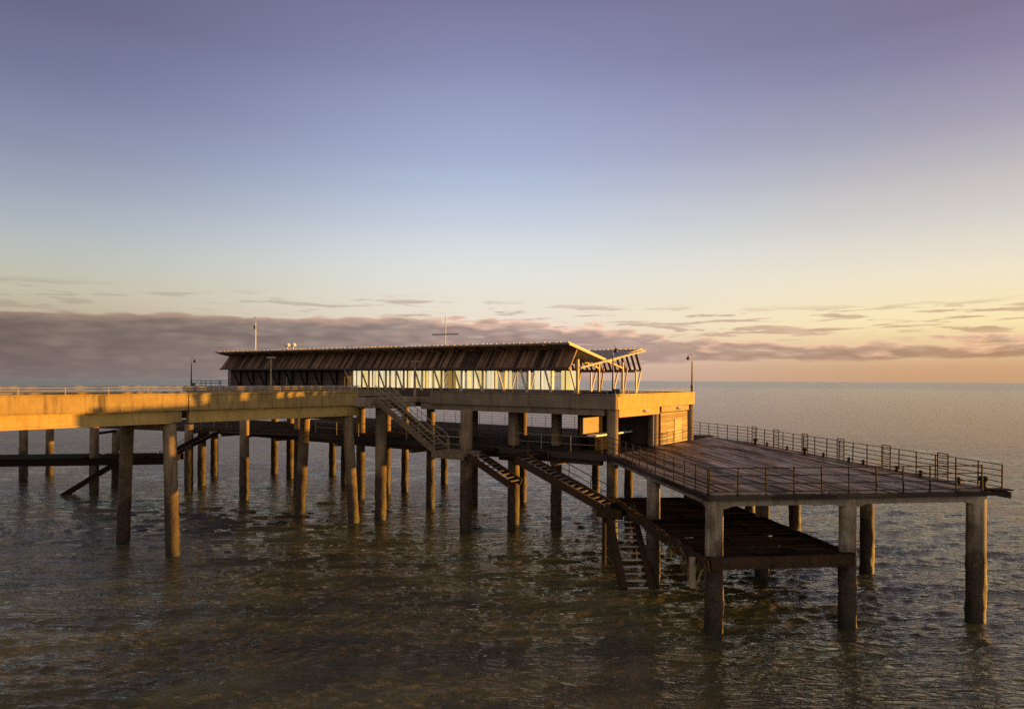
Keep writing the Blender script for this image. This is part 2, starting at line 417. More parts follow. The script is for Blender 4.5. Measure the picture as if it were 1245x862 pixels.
# ------------------------------------------------------------------ walkway
root = thing('pier_walkway', st(0, 2.5, 0), 'long straight concrete walkway on raked round piles, its side parapet partly in orange sunlight', 'pier walkway')
RW0, RW1 = -48, 12.6
cuts = [RW0, -36.3, -24, -11.7, .62, RW1]
for side in (0, 1):
    q0, q1 = (-.16, .1) if side == 0 else (5.1, 5.36)
    for i in range(len(cuts)-1):
        g = .03 if i else 0; mb = MB(); e = cuts[i+1]-.03 if i < 4 else (cuts[i+1] if side == 0 else 17.5)
        mb.box(st, cuts[i]+g, e, q0, q1, 8.24, 9.06)
        mb.box(st, cuts[i]+g, e, q0-(.05 if side == 0 else 0), q1+(.05 if side else 0), 9.063, 9.14)
        mb.box(st, cuts[i]+g, e, q0-(.03 if side == 0 else 0), q1+(.03 if side else 0), 8.17, 8.237)
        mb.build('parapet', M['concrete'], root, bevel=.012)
mb = MB(); mb.box(st, RW0, 17.0, .103, 5.097, 8.35, 8.7); mb.build('deck_slab', M['concrete'], root)
for side in (0, 1):
    for i in range(len(cuts)-1):
        q = (.02, .42) if side == 0 else (4.78, 5.18); mb = MB()
        a, b = cuts[i]+(.12 if i else 0), cuts[i+1]-.9
        if i == 4: b = RW1+.2
        mb.box(st, a, b, q[0], q[1], 7.56, 8.165)
        mb.box(st, a, b, q[0]-(.04 if side == 0 else 0), q[1]+(.04 if side else 0), 7.44, 7.557)
        mb.build('edge_beam', M['beam'], root, bevel=.012)
for r in (-36.9, -24.6, -12.3, 0, 12.3):
    mb = MB(); mb.box(st, r-.58, r+.3, -.02, 5.22, 7.5, 8.163)
    mb.box(st, r-.55, r+.15, .25, 4.95, 7.1, 7.497); mb.build('crosshead', M['concrete'], root, bevel=.015)
    for q0, q1 in ((-.1, .42), (5.35, 4.75)):
        if r == 12.3 and q0 < 0: q0 = -.35; 
        rs_ = r-.2 if q0 < 1 else r-.75
        p = st(rs_, q0, 0); t = st(rs_, q1, 0); k = 1.0
        pile(root, p[0], p[1], 7.5, .365, (t[0]-p[0])*k, (t[1]-p[1])*k)
railing('pale low rail along the top of the near walkway parapet, in orange sunlight', [st(RW0, -.03, 9.14), st(RW1, -.03, 9.14)], 2.05, (.2, .34), M['galv'], 'pier railings', .024, .02)
railing('pale low rail on the far parapet of the walkway', [st(RW0, 5.23, 9.14), st(17, 5.23, 9.14)], 2.05, (.2, .34), M['galv'], 'pier railings', .024, .02)

# ------------------------------------------------------------------ pier head
root = thing('pier_terminal', h(20, 6, 0), 'broad two level concrete pier head standing on many round piles under the timber pavilion', 'pier head')
AL = 47.5
def hp(a, b): return xy(h(a, b, 0))
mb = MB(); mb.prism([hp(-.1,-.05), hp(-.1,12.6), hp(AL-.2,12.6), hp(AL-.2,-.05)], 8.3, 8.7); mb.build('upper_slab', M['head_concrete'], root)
# upper parapets (near face broken where the stairs start)
def band(a0, a1, b0, b1, ca=0, cb=0, mat='head_concrete'):
    mb = MB(); mb.box(h, a0, a1, b0, b1, 8.24, 9.1)
    mb.box(h, a0-ca*.04, a1+(ca and .0), b0-cb*.04, b1, 9.103, 9.18)
    mb.build('parapet', M[mat], root, bevel=.012)
band(-.42, 14.6, -.42, -.12, 0, 1)
band(17.9, AL, -.42, -.12, 0, 1)
band(-.42, -.12, -.117, 12.9, 1, 0, 'beam')  # end parapet takes the brighter mix, sunlight put into its colour
band(-.117, AL, 12.6, 12.9)
band(AL-.3, AL, -.117, 12.597)
mb = MB(); mb.box(h, .45, 15.6, -.28, .05, 7.82, 8.237); mb.box(h, 18, AL-.3, -.28, .05, 7.82, 8.237)
mb.build('front_beam', M['head_concrete'], root, bevel=.02)
# end face beam, sun-lit
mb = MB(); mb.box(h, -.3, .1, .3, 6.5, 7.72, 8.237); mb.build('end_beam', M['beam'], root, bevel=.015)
for b in (3.0, 6.3, 9.5):
    mb = MB(); mb.box(h, .2, AL-.5, b-.2, b+.2, 7.85, 8.297); mb.build('cross_beam', M['wet_beam'], root)
# upper stair head platform
mb = MB(); mb.box(h, 15.85, 20.5, -5.0, -.42, 8.35, 8.7); mb.box(h, 15.85, 18.0, -5.1, -5.003, 8.1, 8.75); mb.build('stair_platform', M['wet_beam'], root, bevel=.01)
mb = MB(); mb.box(h, 15.9, 17.6, -4.9, -.5, 8.0, 8.345); mb.build('platform_beam', M['wet_beam'], root)
# lower deck
low = [hp(-.2,-.75), hp(44,-.75), hp(44,18.4), hp(1.6,18.4), hp(-4.3,14.8), hp(-4.3,12), hp(-.2,8)]
mb = MB(); mb.prism([hp(-.2,-.6), hp(43,-.6), hp(43,18.2), hp(1.6,18.2), hp(-.2,17.2)], 5.1, 5.44); mb.build('lower_slab', M['wet_beam'], root)
mb = planks(MB(), [hp(-.2,-.7), hp(43,-.7), hp(43,18.2), hp(-.2,18.2)], HT, .2, .012, 5.445, 5.5); mb.build('lower_decking', M['deck_head'], root)
mb = MB(); mb.box(h, -.2, 43, -.86, -.72, 5.1, 5.49); mb.box(h, .5, 42, -.6, -.2, 4.78, 5.097); mb.build('edge_fascia', M['edge_timber'], root, bevel=.01)
for b in (3, 6.3, 12.6, 17.5):
    mb = MB(); mb.box(h, .2, 42.5, b-.22, b+.22, 4.74, 5.097); mb.build('cross_beam', M['wet_beam'], root)
for a in (4.2, 12.5, 16.7, 25, 33, 41):
    mb = MB(); mb.box(h, a-.2, a+.2, -.18, 17.9, 4.5, 4.737); mb.build('cross_beam', M['wet_beam'], root)
front = [(6.2,43.0,.345),(3.11,48.4,.37),(.15,48.6,.4),(-6.29,54.3,.32),(-3.03,56.6,.31),(-9.48,62.2,.31),(-6.46,67.2,.33),
         (-12.74,59.0,.36),(-10.92,61.2,.33),(-15.82,66.35,.36),(-18.73,73.15,.36),(-19.17,62.76,.36),(-22.34,70.55,.36),(-24.93,73.54,.36),
         (9.85,48.75,.37),(13.5,53.3,.34),(8.3,49.5,.3),(7.0,58.0,.32),(.9,57.5,.34),(-21.99,57.51,.37)]
for x, y, r in front:
    up = not (x, y) in ((8.3,49.5),(7.0,58.0),(-6.46,67.2),(-18.73,73.15))
    pile(root, x, y, 8.235 if up else 5.1, r)
# stair-landing piles
pile(root, -3.0, 46.3, 8.05, .4); pile(root, -9.33, 49.9, 8.1, .4)
# sun-lit boarded shed at the end of the undercroft
hut = thing('timber_hut', h(0, 9.6, 5.5), 'plank clad hut under the pier head end, wall glowing orange in low sun', 'hut')
for i in range(13):
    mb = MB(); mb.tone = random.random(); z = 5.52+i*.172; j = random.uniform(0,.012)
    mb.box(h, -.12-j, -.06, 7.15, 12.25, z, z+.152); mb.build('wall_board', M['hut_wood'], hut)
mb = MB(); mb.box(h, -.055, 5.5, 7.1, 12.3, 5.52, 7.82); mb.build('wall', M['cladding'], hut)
mb = MB(); mb.tone = .9; mb.box(h, -.16, -.125, 9.6, 11.0, 5.55, 7.25); mb.build('door', M['hut_wood'], hut, bevel=.008)
mb = MB(); mb.box(h, -.2, -.1, 7.1, 12.3, 7.825, 8.2); mb.build('head_board', M['hut_wood'], hut)
for nm_b, lb in ((4.2, 'small wedge shaped wall lamp on the beam over the dark opening'), (10.2, 'small wedge shaped wall lamp above the orange hut wall')):
    off = -.31 if nm_b < 6 else -.205
    r2 = thing('wall_lamp', h(off, nm_b, 8.05), lb, 'wall lamp', 'lamps under the end parapet')
    p = lambda a, b, z: h(off-a, nm_b+b, z)
    MB().box8([p(0,-.35,7.95),p(.22,-.3,7.99),p(.22,.3,7.99),p(0,.35,7.95),p(0,-.35,8.12),p(.03,-.3,8.12),p(.03,.3,8.12),p(0,.35,8.12)]).build('lamp_shade', M['white'], r2)
    MB().box8([p(0,-.3,7.9),p(.16,-.25,7.94),p(.16,.25,7.94),p(0,.3,7.9),p(0,-.3,7.945),p(.16,-.25,7.985),p(.16,.25,7.985),p(0,.3,7.945)]).build('diffuser', M['glass'], r2)
# counter and boards inside the opening
r2 = thing('kiosk_counter', h(2, 4, 5.5), 'white topped counter with boarded panel inside the dark opening', 'counter')
MB().box(h, 1.6, 2.3, .9, 6.2, 6.4, 6.5).build('counter_top', M['white'], r2, bevel=.01)
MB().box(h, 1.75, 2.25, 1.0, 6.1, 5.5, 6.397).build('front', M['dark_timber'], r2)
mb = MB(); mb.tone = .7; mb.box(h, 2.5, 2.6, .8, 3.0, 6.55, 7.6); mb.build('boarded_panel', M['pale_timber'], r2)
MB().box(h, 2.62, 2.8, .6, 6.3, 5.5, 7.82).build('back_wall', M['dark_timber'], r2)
MB().box(h, 2.57, 2.61, 5.0, 5.8, 7.0, 7.5).build('notice', M['white'], r2)
r2 = MB(); r2.tube(h(-.1,5.9,5.5), h(-.1,5.9,7.72), .05, 8); tag(r2.build('drain_pipe', M['galv'], None, h(-.1,5.9,5.5)), 'pale upright pipe beside the middle pillar of the dark opening', 'pipe')
# low boarded screen deeper under the head
scr = thing('timber_screen', h(5, 9, 5.5), 'sunlit slatted timber screen seen under the pier head beyond the piles', 'screen')
for i in range(7):
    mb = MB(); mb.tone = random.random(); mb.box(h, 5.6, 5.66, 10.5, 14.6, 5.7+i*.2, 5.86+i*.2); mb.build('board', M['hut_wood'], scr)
for b in (10.6, 14.5): MB().box(h, 5.67, 5.78, b-.05, b+.05, 5.5, 7.2).build('post', M['pale_timber'], scr)

# ------------------------------------------------------------------ near landing stage (right)
wroot = thing('landing_stage', wg(6, 8, 0), 'wide weathered timber deck on round piles reaching out to the right', 'landing stage')
def wp(u, w): return xy(wg(u, w, 0))
poly = [wp(-.42,-.32), wp(12.55,-.32), wp(12.55,22.8), hp(-.25,17.2), hp(-.25,-.7)]
def conv(P): return P
mb = MB(); mb.prism(poly, 5.3, 5.43); mb.build('deck_slab', M['edge_timber'], wroot)
planks(MB(), [wp(-.5,-.4), wp(12.6,-.4), wp(12.6,22.8), hp(-.26,17.2), hp(-.26,-.7)], WW, .21, .014, 5.435, 5.5, (3, 5.5), .008).build('decking', M['deck'], wroot)
PX = (0, 5.72, 11.52); rows = (0, 7.25, 14.4, 21.5)
for j, w in enumerate(rows):
    for i, u in enumerate(PX):
        if (j == 3 and i < 2) or (j == 2 and i == 0): continue
        q = wg(u, w, 0); dx = -.05 if (i, j) == (0, 1) else (.5 if j == 3 else 0)
        pile(wroot, q[0]+dx, q[1], 5.29, (.35,.335,.37)[i] if j == 0 else .335)
def wbeam(p, q): haunch_beam(MB(), p, q, 5.04, 5.297, .5, .1, .3).build('beam', M['wet_beam'], wroot, bevel=.015)
for j, w in enumerate(rows[:3]):
    for i in (0, 1): wbeam(wg(PX[i], w, 0), wg(PX[i+1], w, 0))
for i in range(3):
    for j in range(3 if i == 2 else 2): wbeam(wg(PX[i], rows[j], 0), wg(PX[i], rows[j+1], 0))
for w in np.arange(1.2, 22, 1.45):
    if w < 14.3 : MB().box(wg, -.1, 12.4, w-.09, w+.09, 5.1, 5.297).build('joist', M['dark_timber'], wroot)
mb = MB()
for u0 in np.arange(-.45, 12.5, 2.7):
    mb.tone = random.random(); mb.box(wg, u0, min(u0+2.66, 12.6), -.42, -.33, 5.31+random.uniform(-.01,.01), 5.49)
for w0 in np.arange(-.5, 15, 2.7):
    mb.tone = random.random(); mb.box(wg, -.52, -.43, w0, min(w0+2.66, 15), 5.31+random.uniform(-.01,.01), 5.49)
for w0 in np.arange(-.5, 22, 2.7):
    mb.tone = random.random(); mb.box(wg, 12.61, 12.7, w0, w0+2.66, 5.2, 5.47)
mb.build('fascia', M['edge_timber'], wroot, bevel=.008)
for u0, L in ((-.3,1.9), (2.9,1.2), (4.7,1.3), (8.9,.9), (10.4,1.0)):
    mb = MB(); mb.tone = random.random(); mb.box(wg, u0, u0+L, -.4, -.24, 5.515, 5.6); mb.build('kerb_board', M['pale_timber'], wroot, bevel=.01)
MB().box(wg, 11.9, 12.8, -.5, .1, 5.515, 5.56).build('corner_plate', M['dark_timber'], wroot)

rg = 'pier railings'
railing('dark iron railing along the front edge of the landing stage', [wg(-.4,-.45,5.5), wg(11.4,-.45,5.5)], 1.24, (.14,.46,.77,1.08), M['iron'], rg, .033, .02, jitter=.022)
railing('thin dark railing on the landing stage edge nearest the stairs', [wg(-.42,-.35,5.5), wg(-.42,14.6,5.5)], 1.2, (.16,.46,.77,1.08), M['iron'], rg, .03, .018, jitter=.02)
railing('seaward iron railing on the far edge of the landing stage', [wg(12.45,-.3,5.5), wg(12.45,22.7,5.5), h(1.8,18.2,5.5)], 1.28, (.14,.36,.6,.83,1.08), M['iron'], rg, .032, .02, jitter=.022)
railing('far seaward railing seen under the pier head between the piles', [h(1.9,18.2,5.5), h(42,18.2,5.5)], 1.6, (.14,.36,.6,.83,1.08), M['iron'], rg, .024, .014, jitter=.01)
railing('dark railing on the lower deck edge behind the middle stairs', [h(.4,-.6,5.5), h(7.0,-.6,5.5)], 2.1, (.5, 1.0), M['stair_rail'], rg, .026, .016, jitter=.02)
railing('pale post rail on the lower deck edge below the walkway end', [h(11.6,-.6,5.5), h(27,-.6,5.5)], 2.4, (.5, 1.0), M['stair_rail'], rg, .035, .02, jitter=.015)
# double frames (ladder guards) on the seaward rail
gf = None
for i, w in enumerate((3.0, 7.0, 11.0, 14.8, 18.4, 21.6)):
    p = wg(12.4, w, 5.5)
    if gf is None:
        gf = thing('ladder_guard', p, '', 'ladder guard', 'ladder guards on the seaward railing')
        for k in (-.33, .33): MB().tube(wg(12.4,w+k,5.5), wg(12.4,w+k,6.72), .03, 6).build('post', M['iron'], gf)
        for z in (5.75, 6.0, 6.25, 6.5, 6.7): MB().tube(wg(12.4,w-.33,z), wg(12.4,w+.33,z), .024, 6).build('rung', M['iron'], gf)
        o = gf
    else: o = dup(gf, p)
    o['label'] = ['ladder guard frame on the seaward railing nearest the corner bollard', 'second ladder guard frame from the corner bollard', 'third ladder guard frame from the corner bollard',
                  'fourth ladder guard frame, third from the orange hut', 'ladder guard frame second from the orange hut', 'ladder guard frame nearest the orange hut'][i]
# bollards
def bollard(p, sc_, label):
    r2 = thing('bollard', p, label, 'bollard', 'bollards along the seaward edge')
    z = p[2]
    MB().lathe(p, [(.2*sc_,0),(.2*sc_,.03),(.13*sc_,.06),(.11*sc_,.3*sc_),(.19*sc_,.36*sc_),(.21*sc_,.44*sc_),(.14*sc_,.52*sc_)], 14).build('bollard_head', M['iron'], r2, smooth=False)
    MB().box8([(p[0]+x*.26*sc_, p[1]+y*.26*sc_, z+q) for q in (.004,.025) for x, y in ((-1,-1),(1,-1),(1,1),(-1,1))]).build('base_plate', M['iron'], r2)
    return r2
bollard(wg(11.9, 20.4, 5.5), .85, 'mushroom bollard on the deck close to the orange hut')
bollard(wg(11.7, 13.6, 5.5), .85, 'mushroom bollard midway along the seaward deck edge')
bollard(wg(11.75, -.1, 5.565), 1.0, 'largest bollard, at the near corner of the deck over the last pile')
small = None
for i, w in enumerate((1.8, 4.2, 5.9, 8.6, 9.9, 12.4, 16.6, 19.3)):
    p = wg(12.2, w, 5.5); lb = 'small iron cleat on the seaward deck edge, number %d counted from the corner' % (i+1)
    words = ['nearest the corner bollard', 'just before the first ladder guard turn', 'between first and second ladder guards', 'just past the second ladder guard', 'between second and third ladder guards', 'next to the middle bollard', 'between fourth and fifth ladder guards', 'closest to the hut']
    if small is None:
        small = thing('mooring_cleat', p, '', 'cleat', 'cleats along the seaward edge')
        MB().lathe(p, [(.1,0),(.09,.12),(.05,.14),(.05,.2),(.08,.24),(.06,.28)], 10).build('stem', M['iron'], small)
        MB().box(lambda u,w_,z: wg(12.2+u, w+w_, 5.5+z), -.05, .05, -.16, .16, .165, .215).build('horn', M['iron'], small)
        o = small
    else: o = dup(small, p)
    o['label'] = 'small iron cleat on the seaward deck edge, ' + words[i]

# low slatted platform under the landing stage
lroot = thing('tidal_platform', wg(2.5, 6.5, 0), 'dark weed covered slatted platform just above the water under the right deck', 'platform')
mb = MB()
w = -.35; row = 0
while w < 13.2:
    row += 1
    if row % 8 == 0:                                   # broken rows let the water show through
        u = -.35
        while u < 5.4:
            L = random.uniform(.15, .5)
            if random.random() < .55: mb.tone = random.random(); mb.box(wg, u, min(u+L, 5.5), w, w+.24, 3.0, 3.06)
            u += L+.02
        w += .3; continue
    for (u0, u1) in ((-.35, 1.7), (1.72, 3.6), (3.62, 5.5)):
        mb.tone = random.random(); j = random.uniform(-.03,.03); mb.box(wg, u0, u1, w, w+.18, 3.03+j, 3.09+j)
    w += .215
mb.build('slat', M['dark_timber'], lroot)
for w in np.arange(-.4, 13.5, 1.72):
    MB().box(wg, -.4, 5.5, w-.1, w+.1, 2.72, 3.0).build('cross_beam', M['dark_timber'], lroot, bevel=.02)
def lumpy(mbp, p, q, w_, d_, amp, n=60):
    p = np.array(p, float); q = np.array(q, float); x = q-p; x /= np.linalg.norm(x); y = np.cross((0,0,1.), x); z = np.cross(x, y); vs = []; m = 12
    for i in range(n+1):
        c = p+(q-p)*i/n; g = amp*(.35+.65*min(1, i/n*1.3))
        for k in range(m):
            a = 2*math.pi*(k+.5)/m; ca, sa = math.cos(a), math.sin(a); e = 1/max(abs(ca), abs(sa))**.8
            vs.append(c+y*(ca*e*w_/2+rng.normal(0,g))+z*(sa*e*d_/2+rng.normal(0,g)))
    fs = [(i*m+k, i*m+(k+1)%m, (i+1)*m+(k+1)%m, (i+1)*m+k) for i in range(n) for k in range(m)]
    fs += [tuple(range(m-1,-1,-1)), tuple(n*m+k for k in range(m))]
    return mbp.add(vs, fs)
M['weed2'] = mat_wood('hanging_weed', (.05,.03,.012), (.3,.2,.07), None, .7, var=1.0)
M['weed'] = mat_wood('mussel_crust', (.014,.009,.006), (.1,.058,.03), None, .75, bump=.9, spec=.12)
lumpy(MB(), wg(-.5,13.4,3.0), wg(-.55,-.4,2.8), .36, .42, .028, 90).build('edge_beam', M['weed'], lroot)
lumpy(MB(), wg(-.4,-.62,2.88), wg(5.55,-.62,2.88), .3, .44, .014, 60).build('edge_beam', M['weed'], lroot)
lumpy(MB(), wg(5.6,13.3,2.95), wg(5.6,-.5,2.95), .26, .34, .012, 60).build('edge_beam', M['dark_timber'], lroot)
for i, (u, w, z0) in enumerate(((-.75,.5,2.65),(-.9,1.5,2.7),(-.7,3.0,2.7),(-.75,-.2,2.7))):
    for k in range(19):
        p = np.array(wg(u+rng.normal(0,.12), w+rng.normal(0,.35), z0+rng.uniform(-.1,.35))); L = rng.uniform(.2,.75)*(1.3 if i in (0,3) else .7)
        q = p+np.array((rng.normal(0,.08), rng.normal(0,.08), -L*.5)); e = q+np.array((rng.normal(0,.06), rng.normal(0,.06), -L*.5))
        mb = MB(); mb.tone = rng.random(); rr = rng.uniform(.012,.03); mb.tube(p, q, rr, 5); mb.tube(q, e, rr, 5, rr*.4); mb.build('weed_strand', M['weed2'], lroot)
MB().box(wg, -1.0, -.8, -.1, .1, 1.8, 3.0).build('fender_stump', M['pale_timber'], lroot)

# ------------------------------------------------------------------ stairs on the near side
far_s = HS
stair('straight upper stairs with pale handrails descending from the walkway end', h(15.8,-4.7,8.62), h(10.4,-4.7,5.42), HS, 1.35, 17, M['stair_paint'], M['stair_tread'], (0, 1), 'stairs down the pier', .95, M['stair_rail'], .42)
ld = thing('stair_landing', h(9,-4,5.4), 'railed half way landing of the stairs on its round pile', 'landing')
MB().box(h, 7.7, 10.45, -4.85, -3.2, 5.2, 5.44).build('floor', M['stair_paint'], ld, bevel=.01)
MB().box(h, 7.75, 10.4, -4.95, -4.853, 5.0, 5.5).build('fascia', M['stair_paint'], ld)
for k in (0, 1): MB().box(h, 8.0, 10.2, -4.6+k*1.0, -4.4+k*1.0, 4.95, 5.197).build('bearer', M['dark_timber'], ld)
MB().box(h, 8.0, 10.0, -3.2, -.87, 5.2, 5.42).build('gangway', M['dark_timber'], ld)
railing('pale two bar rail around the half way stair landing', [h(10.3,-4.8,5.45), h(7.8,-4.8,5.45)], 1.2, (.5, .95), M['stair_rail'], rg, .026, .02)
stair('short dark flight ending against a pile below the stair landing', h(7.7,-4.6,5.25), h(4.5,-4.6,3.75), HS, 1.25, 9, M['weed'], M['stair_tread'], (), 'stairs down the pier', .95, None, .4, .22, .14)
l2 = thing('stair_landing', h(4.5,-3,5.3), 'plain dark gangway from the lower deck to the long lower flight', 'landing')
MB().box(h, 3.95, 5.2, -4.75, -.87, 5.2, 5.42).build('floor', M['dark_timber'], l2, bevel=.01)
MB().box(h, 4.0, 4.2, -4.7, -.87, 4.95, 5.197).build('bearer', M['dark_timber'], l2)
stair('long dark flight descending right towards the tidal platform', h(3.95,-4.75,5.3), h(-1.75,-4.6,3.0), HS, 1.3, 16, M['weed'], M['stair_tread'], (1,), 'stairs down the pier', .95, M['iron'], .42, .24, .16)
l3 = thing('stair_landing', h(-2.3,-4,3.0), 'small dark landing where the last steps turn to the water', 'landing')
MB().box(h, -3.0, -1.7, -4.9, -2.6, 2.78, 3.04).build('floor', M['dark_timber'], l3, bevel=.02)
lumpy(MB(), h(-1.6,-4.95,2.85), h(-3.1,-4.95,2.85), .25, .5, .015, 14).build('edge_beam', M['weed'], l3)
for p in (h(-1.9,-4.7,0), h(-2.9,-2.9,0)): MB().tube((p[0],p[1],-1), (p[0],p[1],2.78), .12, 10).build('leg', M['weed'], l3)
stair('steep last steps going down into the sea beside the tidal platform', (5.25,38.4,3.0), (5.42,33.5,-.15), (1,.03), 1.35, 13, M['weed'], M['tread_sheen'], (), 'stairs down the pier', .9, None, .66, .2, .28)

# ------------------------------------------------------------------ far landing stage (left)
fl = thing('landing_stage', (-34, 66, 0), 'far dark lower deck on piles seen under the walkway at left', 'landing stage')
fp = [(-16,57.6),(-23.5,60.3),(-34.5,64.4),(-43,67.6),(-44,75),(-30,77.5),(-22,72)]
mb = MB(); mb.prism(fp, 5.24, 5.42); mb.build('deck_slab', M['edge_timber'], fl)
planks(MB(), fp, (.98,.2), .22, .014, 5.425, 5.49).build('decking', M['deck_head'], fl)
for x, y in ((-46.64,66.8),(-47.16,71.4),(-36.12,60.5),(-36.31,64.2),(-28.62,62.0),(-28.95,65.35),(-30.61,72.0)):
    pile(fl, x, y, 5.9 if (x, y) in ((-36.12,60.5),(-46.64,66.8),(-28.62,62.0)) else 5.23, .36)
for p, q in (((-36.12,60.5),(-36.4,67)), ((-28.6,62),(-28.95,65.35)), ((-21.99,57.6),(-22.5,61)), ((-30.6,72),(-42,73))):
    MB().bar((*p,5.14), (*q,5.14), .3, .19).build('beam', M['dark_timber'], fl)
railing('dark railing on the far lower deck under the walkway', [(-23.5,60.5,5.5), (-34.5,64.6,5.5), (-42.8,67.7,5.5)], 1.5, (.14,.46,.77,1.06), M['iron'], rg, .026, .016, jitter=.015)
LL = np.array((-.985,-.17)); LN = np.array((.17,-.985))
def lp(a, b, z): return (-30.6+LL[0]*a+LN[0]*b, 65.3+LL[1]*a+LN[1]*b, z)
f2 = thing('tidal_platform', lp(14,2,0), 'far dark slatted platform low over the water left of the walkway', 'platform')
mb = MB()
for a in np.arange(0, 31, .23):
    if random.random() < .94: mb.tone = random.random(); mb.box(lp, a, a+.19, 0, 4.2, 3.0+random.uniform(-.02,.02), 3.07)
mb.build('slat', M['dark_timber'], f2)
for b in (.2, 2.1, 4.05): MB().box(lp, 0, 31, b-.12, b+.12, 2.45, 2.99).build('long_beam', M['dark_timber'], f2)
for a in np.arange(.2, 31, 3.05): MB().box(lp, a-.1, a+.1, .33, 3.9, 2.5, 2.95).build('cross_beam', M['dark_timber'], f2)
stair('far stairs with pale top plate between the far deck and the low platform', (-25.8,59.6,5.4), (-30.9,61.3,3.0), (.2,.98), 1.5, 13, M['dark_timber'], M['pale_timber'], (0,), 'stairs down the pier', .5, M['dark_timber'], .34)
stair('far slanting steps from the low platform down into the sea', (-33.7,60.0,2.9), (-38.4,59.2,-.2), (-.17,.98), 1.2, 12, M['dark_timber'], M['dark_timber'], (), 'stairs down the pier', .9, None, .34)

# ------------------------------------------------------------------ pavilion
pv = thing('pavilion', h(22, 5.5, 8.7), 'long timber pavilion with butterfly roof, glowing windows and slanting posts on the pier head', 'pavilion')
A0, A1 = 3.15, 41.9; ZE, ZT, ZV = 10.9, 12.5, 11.45; BV = 5.65; B1 = 11.2
nb = 20; bay = (A1-A0)/nb; GL = 25.6
def hv(a, b, z):
    f = min(1, max(0, (z-9.4)/1.4)); return h(a, b, z+f*(-.12+.003*(a-A0)))
# base sill and walls
MB().box(hv, A0+.1, A1, 1.16, 1.42, 8.7, 9.34).build('sill_wall', M['cladding'], pv)
for i in range(9):
    mb = MB(); mb.tone = random.random(); z = 9.345+i*.172
    mb.box(hv, GL, A1, 1.2+random.uniform(0,.012), 1.3, z, z+.166); mb.build('wall_board', M['cladding'], pv)
MB().box(hv, GL, A1, 1.302, 1.45, 8.7, 11.3).build('wall', M['cladding'], pv)
MB().box(hv, A1-.15, A1, 1.453, 10.0, 8.7, 11.3).build('wall', M['cladding'], pv)
MB().box(hv, GL, A1, 9.85, 10.0, 8.7, 11.3).build('wall', M['cladding'], pv)
MB().box(hv, GL-.12, GL-.003, 1.45, 9.9, 8.7, 11.3).build('wall', M['cladding'], pv)
MB().box(hv, 32.6, 33.7, 1.14, 1.19, 8.75, 10.7).build('door', M['black'], pv)
MB().box(hv, 33.0, 33.12, 1.1, 1.135, 9.0, 10.6).build('door_frame', M['pale_timber'], pv)
MB().box(hv, A0, A1, 1.0, 1.24, ZE-.16, ZE).build('eaves_beam', M['roof'], pv)
MB().box(hv, A0, A1, 9.95, 10.2, ZE-.16, ZE).build('eaves_beam', M['roof'], pv)
MB().box(hv, A0, A1, .06, .18, ZE-.07, ZE+.05).build('gutter', M['black'], pv)
MB().box(hv, A0+.05, GL, 1.45, 9.8, 8.703, 8.75).build('floor', M['pale_timber'], pv)
# posts, struts, windows
for i in range(nb+1):
    a = A0+i*bay; pm = (M['frame_lit'] if i < 8 else M['iroko']) if a < GL else M['dark_timber']
    wd = .1 if a < GL else .07
    MB().box(hv, a-wd/2, a+wd/2, 1.02, 1.15, 9.15 if i else 8.9, ZE-.163).build('post', pm, pv)
    if i < nb: MB().bar(hv(a+.02,1.02,9.2), hv(a+.02,.22,ZE-.02), .09 if a < GL else .1, .1, (*HT,0)).build('strut', pm if i < 12 else M['dark_timber'], pv)
    if a < GL+.1:
        MB().box(hv, a-wd/2, a+wd/2, 10.05, 10.2, 8.75, ZE-.163).build('post', pm, pv)
        MB().bar(hv(a+.02,10.25,9.1), hv(a+.02,11.0,ZE-.02), .08, .1, (*HT,0)).build('strut', pm, pv)
    if a < GL-.5:
        e = min(a+bay, GL); 
        mb = MB(); mb.box(hv, a+wd/2, e-wd/2, 1.28, 1.292, 9.345, ZE-.17); mb.build('window_pane', M['glass'], pv)
        if i > 2: MB().box(hv, a+wd/2, e-wd/2, 9.9, 9.912, 9.3, ZE-.17).build('window_pane', M['glass'], pv)
        MB().box(hv, a+bay*.5-.035, a+bay*.5+.035, 1.2, 1.277, 9.345, ZE-.17).build('mullion', M['iroko'] if i < 9 else M['dark_timber'], pv)
        # blinds and curtains behind the glass
        x = a+.08; kinds = ['w','w','y','w','w','y'] if i not in (8,9,10) else ['w']*6
        while x < e-.1:
            wv = random.uniform(.22,.6); x2 = min(x+wv, e-.07); r_ = random.random()
            kd = 'blind_w' if r_ < (.62 if i < 8 else .74) else ('blind_y' if r_ < .95 else 'blind_o')
            bb = 1.5+random.uniform(-.03,.06); z0 = 9.35
            if x2-x > .08 and random.random() < (.6 if i < 3 else .9): MB().box(hv, x, x2-.01, bb, bb+.012, z0, ZE-.05).build('blind', M[kd], pv)
            x = x2
